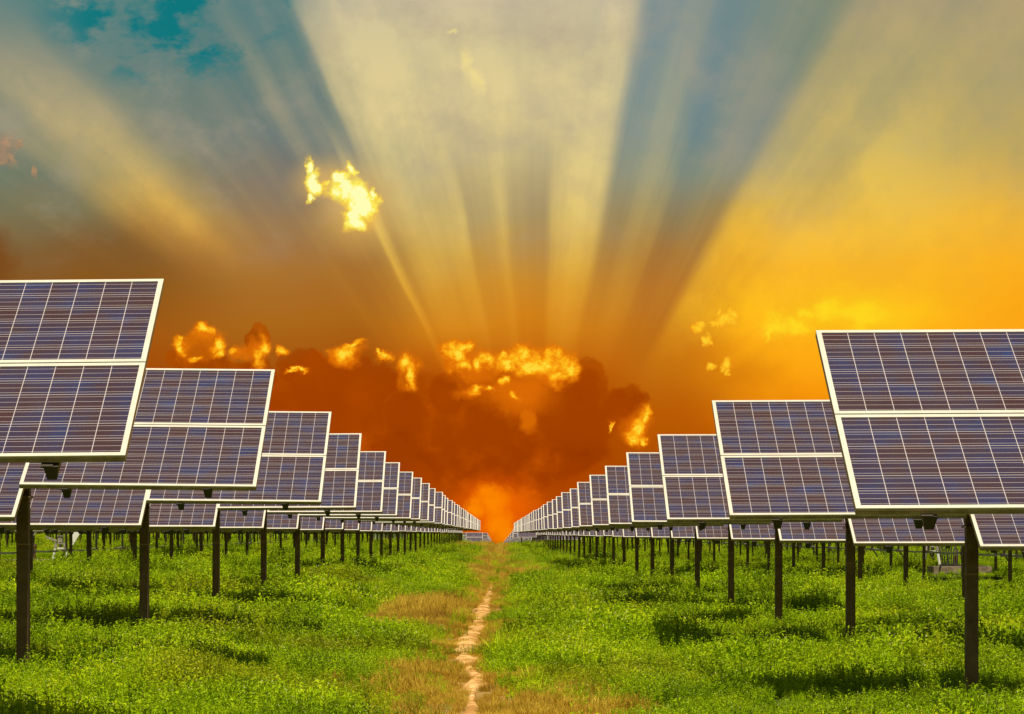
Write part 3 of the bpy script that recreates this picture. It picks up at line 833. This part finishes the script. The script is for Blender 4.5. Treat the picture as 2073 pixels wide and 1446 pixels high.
def sub(name, objs):
    c = bpy.data.collections.new(name)
    for o in objs: c.objects.link(o)
    return c
C_WEED = sub('weed sources', [weed('weed_a', 1, 24, .17, .26, .040, .10), weed('weed_b', 2, 20, .15, .33, .046, .0), weed('weed_c', 3, 28, .19, .20, .036, .25), weed('weed_d', 4, 22, .16, .24, .052, 0.0), weed('weed_e', 14, 26, .18, .28, .042, 0.0)])
C_DRY = sub('dry sources', [tuft('dry_a', 5, 70, .14, .16, [M_DRY]), tuft('dry_b', 6, 90, .20, .11, [M_DRY], .0035, 1.1), tuft('dry_c', 7, 60, .12, .22, [M_DRY])])
C_GRASS = sub('grass sources', [tuft('grass_a', 8, 70, .10, .24, [M_LEAF]), tuft('grass_b', 9, 60, .12, .17, [M_LEAF], .004, .9)])

def scatter(name, coll, pts, scl, label):
    me = bpy.data.meshes.new(name); n = len(pts)
    me.vertices.add(n); me.vertices.foreach_set('co', np.asarray(pts, np.float32).ravel())
    a = me.attributes.new('scl', 'FLOAT', 'POINT'); a.data.foreach_set('value', np.asarray(scl, np.float32))
    o = bpy.data.objects.new(name, me); sc.collection.objects.link(o)
    ng = bpy.data.node_groups.new(name, 'GeometryNodeTree')
    ng.interface.new_socket('Geometry', in_out='INPUT', socket_type='NodeSocketGeometry')
    ng.interface.new_socket('Geometry', in_out='OUTPUT', socket_type='NodeSocketGeometry')
    nn = ng.nodes; gi = nn.new('NodeGroupInput'); go = nn.new('NodeGroupOutput')
    ci = nn.new('GeometryNodeCollectionInfo'); ci.inputs['Collection'].default_value = coll
    ci.inputs['Separate Children'].default_value = True; ci.inputs['Reset Children'].default_value = True
    ip = nn.new('GeometryNodeInstanceOnPoints'); ip.inputs['Pick Instance'].default_value = True
    m2p = nn.new('GeometryNodeMeshToPoints')
    rv = nn.new('FunctionNodeRandomValue'); rv.data_type = 'FLOAT_VECTOR'
    rv.inputs[0].default_value = (-.15, -.15, 0); rv.inputs[1].default_value = (.15, .15, 6.283)
    ri = nn.new('FunctionNodeRandomValue'); ri.data_type = 'INT'
    ri.inputs[4].default_value = 0; ri.inputs[5].default_value = 50
    for s in ri.inputs:
        if s.name == 'Seed': s.default_value = 5
    na = nn.new('GeometryNodeInputNamedAttribute'); na.data_type = 'FLOAT'; na.inputs[0].default_value = 'scl'
    lk = ng.links.new
    lk(gi.outputs[0], m2p.inputs[0]); lk(m2p.outputs[0], ip.inputs['Points']); lk(ci.outputs[0], ip.inputs['Instance'])
    lk(rv.outputs[0], ip.inputs['Rotation']); lk(ri.outputs[2], ip.inputs['Instance Index'])
    sc_out = [s for s in na.outputs if s.enabled][0] if any(s.enabled for s in na.outputs) else na.outputs[0]
    lk(sc_out, ip.inputs['Scale']); lk(ip.outputs[0], go.inputs[0])
    md = o.modifiers.new('scatter', 'NODES'); md.node_group = ng
    o['kind'] = 'stuff'; o['label'] = label
    return o

def band(y0, y1, dens, halfk=.225, pad=1.2):
    # uniform density in a wedge
    A = halfk * (y1**2 - y0**2) + 2 * pad * (y1 - y0); n = int(A * dens)
    y = np.sqrt(rng.uniform(y0**2, y1**2, n)); x = rng.uniform(-1, 1, n) * (halfk * y + pad)
    return x, y
def dryness(x, y):
    px = np.interp(y, PD, PX)
    c = np.abs(x - px + .05)
    n = vnoise(x, y, .9, 40) * .6 + vnoise(x * 3, y * .6, 1.1, 41) * .4
    wid = .44 + .16 * np.sin(y * .21 + 1) + .0025 * y
    dd = .84 / (1 + np.exp((c - wid - (n - .5) * 1.3) / .16))
    # the big tan patch left of the path, and dry ground in the far aisle
    p1 = 1.3 * np.exp(-(((x + 1.25) / .65)**4 + ((y - 40.5) / 7)**4))
    p2 = np.exp(-(((x) / 1.3)**2 + ((y - 88) / 14)**2)) * .8
    p3 = np.exp(-(((x + 1.8) / 1.6)**2 + ((y - 235) / 26)**2)) + .6 * np.exp(-(((x - 1.2) / 1.0)**2 + ((y - 105) / 7)**2))
    p4 = (vnoise(x, y, 5, 55) > .86) * .5 * (np.abs(x) > 6) * (y > 60)
    p5 = np.exp(-(((x - .45) / .55)**2 + ((y - 20) / 3.2)**2)) * .8 + np.exp(-(((x + .65) / .45)**2 + ((y - 23) / 6)**2)) * .7
    return np.clip(np.maximum.reduce([dd, p1, p2, p3, p4, p5]), 0, 1)

wp, ws, dp_, ds_, gp, gs = [], [], [], [], [], []
for (y0, y1, dens, k) in ((15.5, 40, 34, 1.0), (40, 70, 20, 1.15), (70, 130, 8, 1.6), (130, 220, 2.6, 2.3), (220, 330, 1.2, 3.0)):
    x, y = band(y0, y1, dens)
    px = np.interp(y, PD, PX); pwd = np.interp(y, PD, PWD)
    dr_ = dryness(x, y)
    onpath = (vnoise(x, y, .45, 78) < .80) & (np.abs(x - px) < pwd + .09 * k * vnoise(x, y, .6, 77) * 2) & (y < 68)
    h = vnoise(x, y, 1.7, 60) * .55 + vnoise(x, y, .7, 61) * .45
    h = (.42 + 1.9 * h * h + .35 * h) * (.72 + .6 * vnoise(x, y, 3.4, 63))
    isdry = rng.random(len(x)) < dr_
    keepw = (~isdry) & (~onpath)
    z = gz(x, y)
    kk = k if k < 1.2 else 1 + (k - 1) * .45
    low = 1 - .35 * np.clip(y / 300, 0, 1)
    sel = keepw & (rng.random(len(x)) < .93)
    nearshaft = np.where((np.abs(x) / y > .162) & (np.abs(x) / y < .20) & (y > 66) & (y < 106), .34, 1.0); h = h * nearshaft * np.where(y < 26, .92, 1.0)
    wp.append(np.stack([x, y, z], 1)[sel]); ws.append((h * kk * low * np.clip(.45 + np.abs(x - px) * .7, .45, 1.0) * (1 - .45 * np.clip(dr_ * 2, 0, 1)))[sel])
    selg = keepw & ~sel
    gp.append(np.stack([x, y, z], 1)[selg]); gs.append((h * kk * .9)[selg])
    # dry grass: denser, from its own sample
    x, y = band(y0, y1, dens * 3.2, .035, 1.6)
    px = np.interp(y, PD, PX); pwd = np.interp(y, PD, PWD)
    dr_ = dryness(x, y)
    onp = (np.abs(x - px) < pwd + .0) & (y < 68) & (vnoise(x, y, .4, 70) < .52)
    s = (rng.random(len(x)) < dr_) & ~onp
    dp_.append(np.stack([x, y, gz(x, y)], 1)[s]); ds_.append(((.35 + .75 * vnoise(x, y, .8, 62)) * k * np.clip(.4 + np.abs(x - px), .4, 1.0) * (1 + .9 * np.exp(-(((x + 1.25) / .6)**4 + ((y - 44) / 4)**4))))[s])
    x, y = band(y0, y1, dens * .6)
    s = (rng.random(len(x)) < dryness(x, y)) & (np.abs(x) > 1.6)
    dp_.append(np.stack([x, y, gz(x, y)], 1)[s]); ds_.append((.6 * k * np.ones(len(x)))[s])
scatter('weeds', C_WEED, np.concatenate(wp), np.concatenate(ws), 'dense green leafy weeds with tiny white flowers covering the field')
yy = rng.uniform(318, 420, 2600); xx = rng.uniform(-1, 1, 2600) * 100; kq = np.abs(xx) > 5.0 + .02 * (yy - 318)
scatter('distant_scrub', C_WEED, np.stack([xx, yy, gz(xx, yy)], 1)[kq], rng.uniform(5.0, 7.2, kq.sum()), 'low green scrub on the horizon behind the last posts')
scatter('dry_grass', C_DRY, np.concatenate(dp_), np.concatenate(ds_), 'tan dry grass along the dirt path')
scatter('green_grass', C_GRASS, np.concatenate(gp), np.concatenate(gs), 'thin green grass tufts among the weeds')

def dark_shrub(px, py, d, s, lab):
    x = (px - 1007) * d / F; r = random.Random(int(px)); z = float(gz(x, d))
    root = bpy.data.objects.new('dark_shrub', None); sc.collection.objects.link(root); root.location = (x, d, z)
    st = MB(); lf = MB()
    for k in range(11):
        az = r.uniform(0, 6.283); out = Vector((math.cos(az), math.sin(az) * .6, 0)); L = s * r.uniform(.5, 1.0)
        prev = Vector((0, 0, 0)); n = 9
        for i in range(1, n + 1):
            t = i / n
            p = out * L * t * .75 + Vector((0, 0, L * (1.5 * t - .95 * t * t)))
            st.bar(prev, p, .008 * (1.2 - t), n=4)
            sd1 = out.cross(Vector((0, 0, 1)))
            for sg in (-1, 1):
                w = (sd1 * sg * .8 + out * .5 + Vector((0, 0, -.35))).normalized() * .13 * s * (1.3 - t)
                q = out * .018
                lf.quad([prev, prev + w * .5 + q, prev + w]); lf.quad([prev, prev + w, prev + w * .5 - q])
            prev = p
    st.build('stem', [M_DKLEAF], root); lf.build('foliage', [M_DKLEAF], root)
    tag(root, lab, 'shrub')
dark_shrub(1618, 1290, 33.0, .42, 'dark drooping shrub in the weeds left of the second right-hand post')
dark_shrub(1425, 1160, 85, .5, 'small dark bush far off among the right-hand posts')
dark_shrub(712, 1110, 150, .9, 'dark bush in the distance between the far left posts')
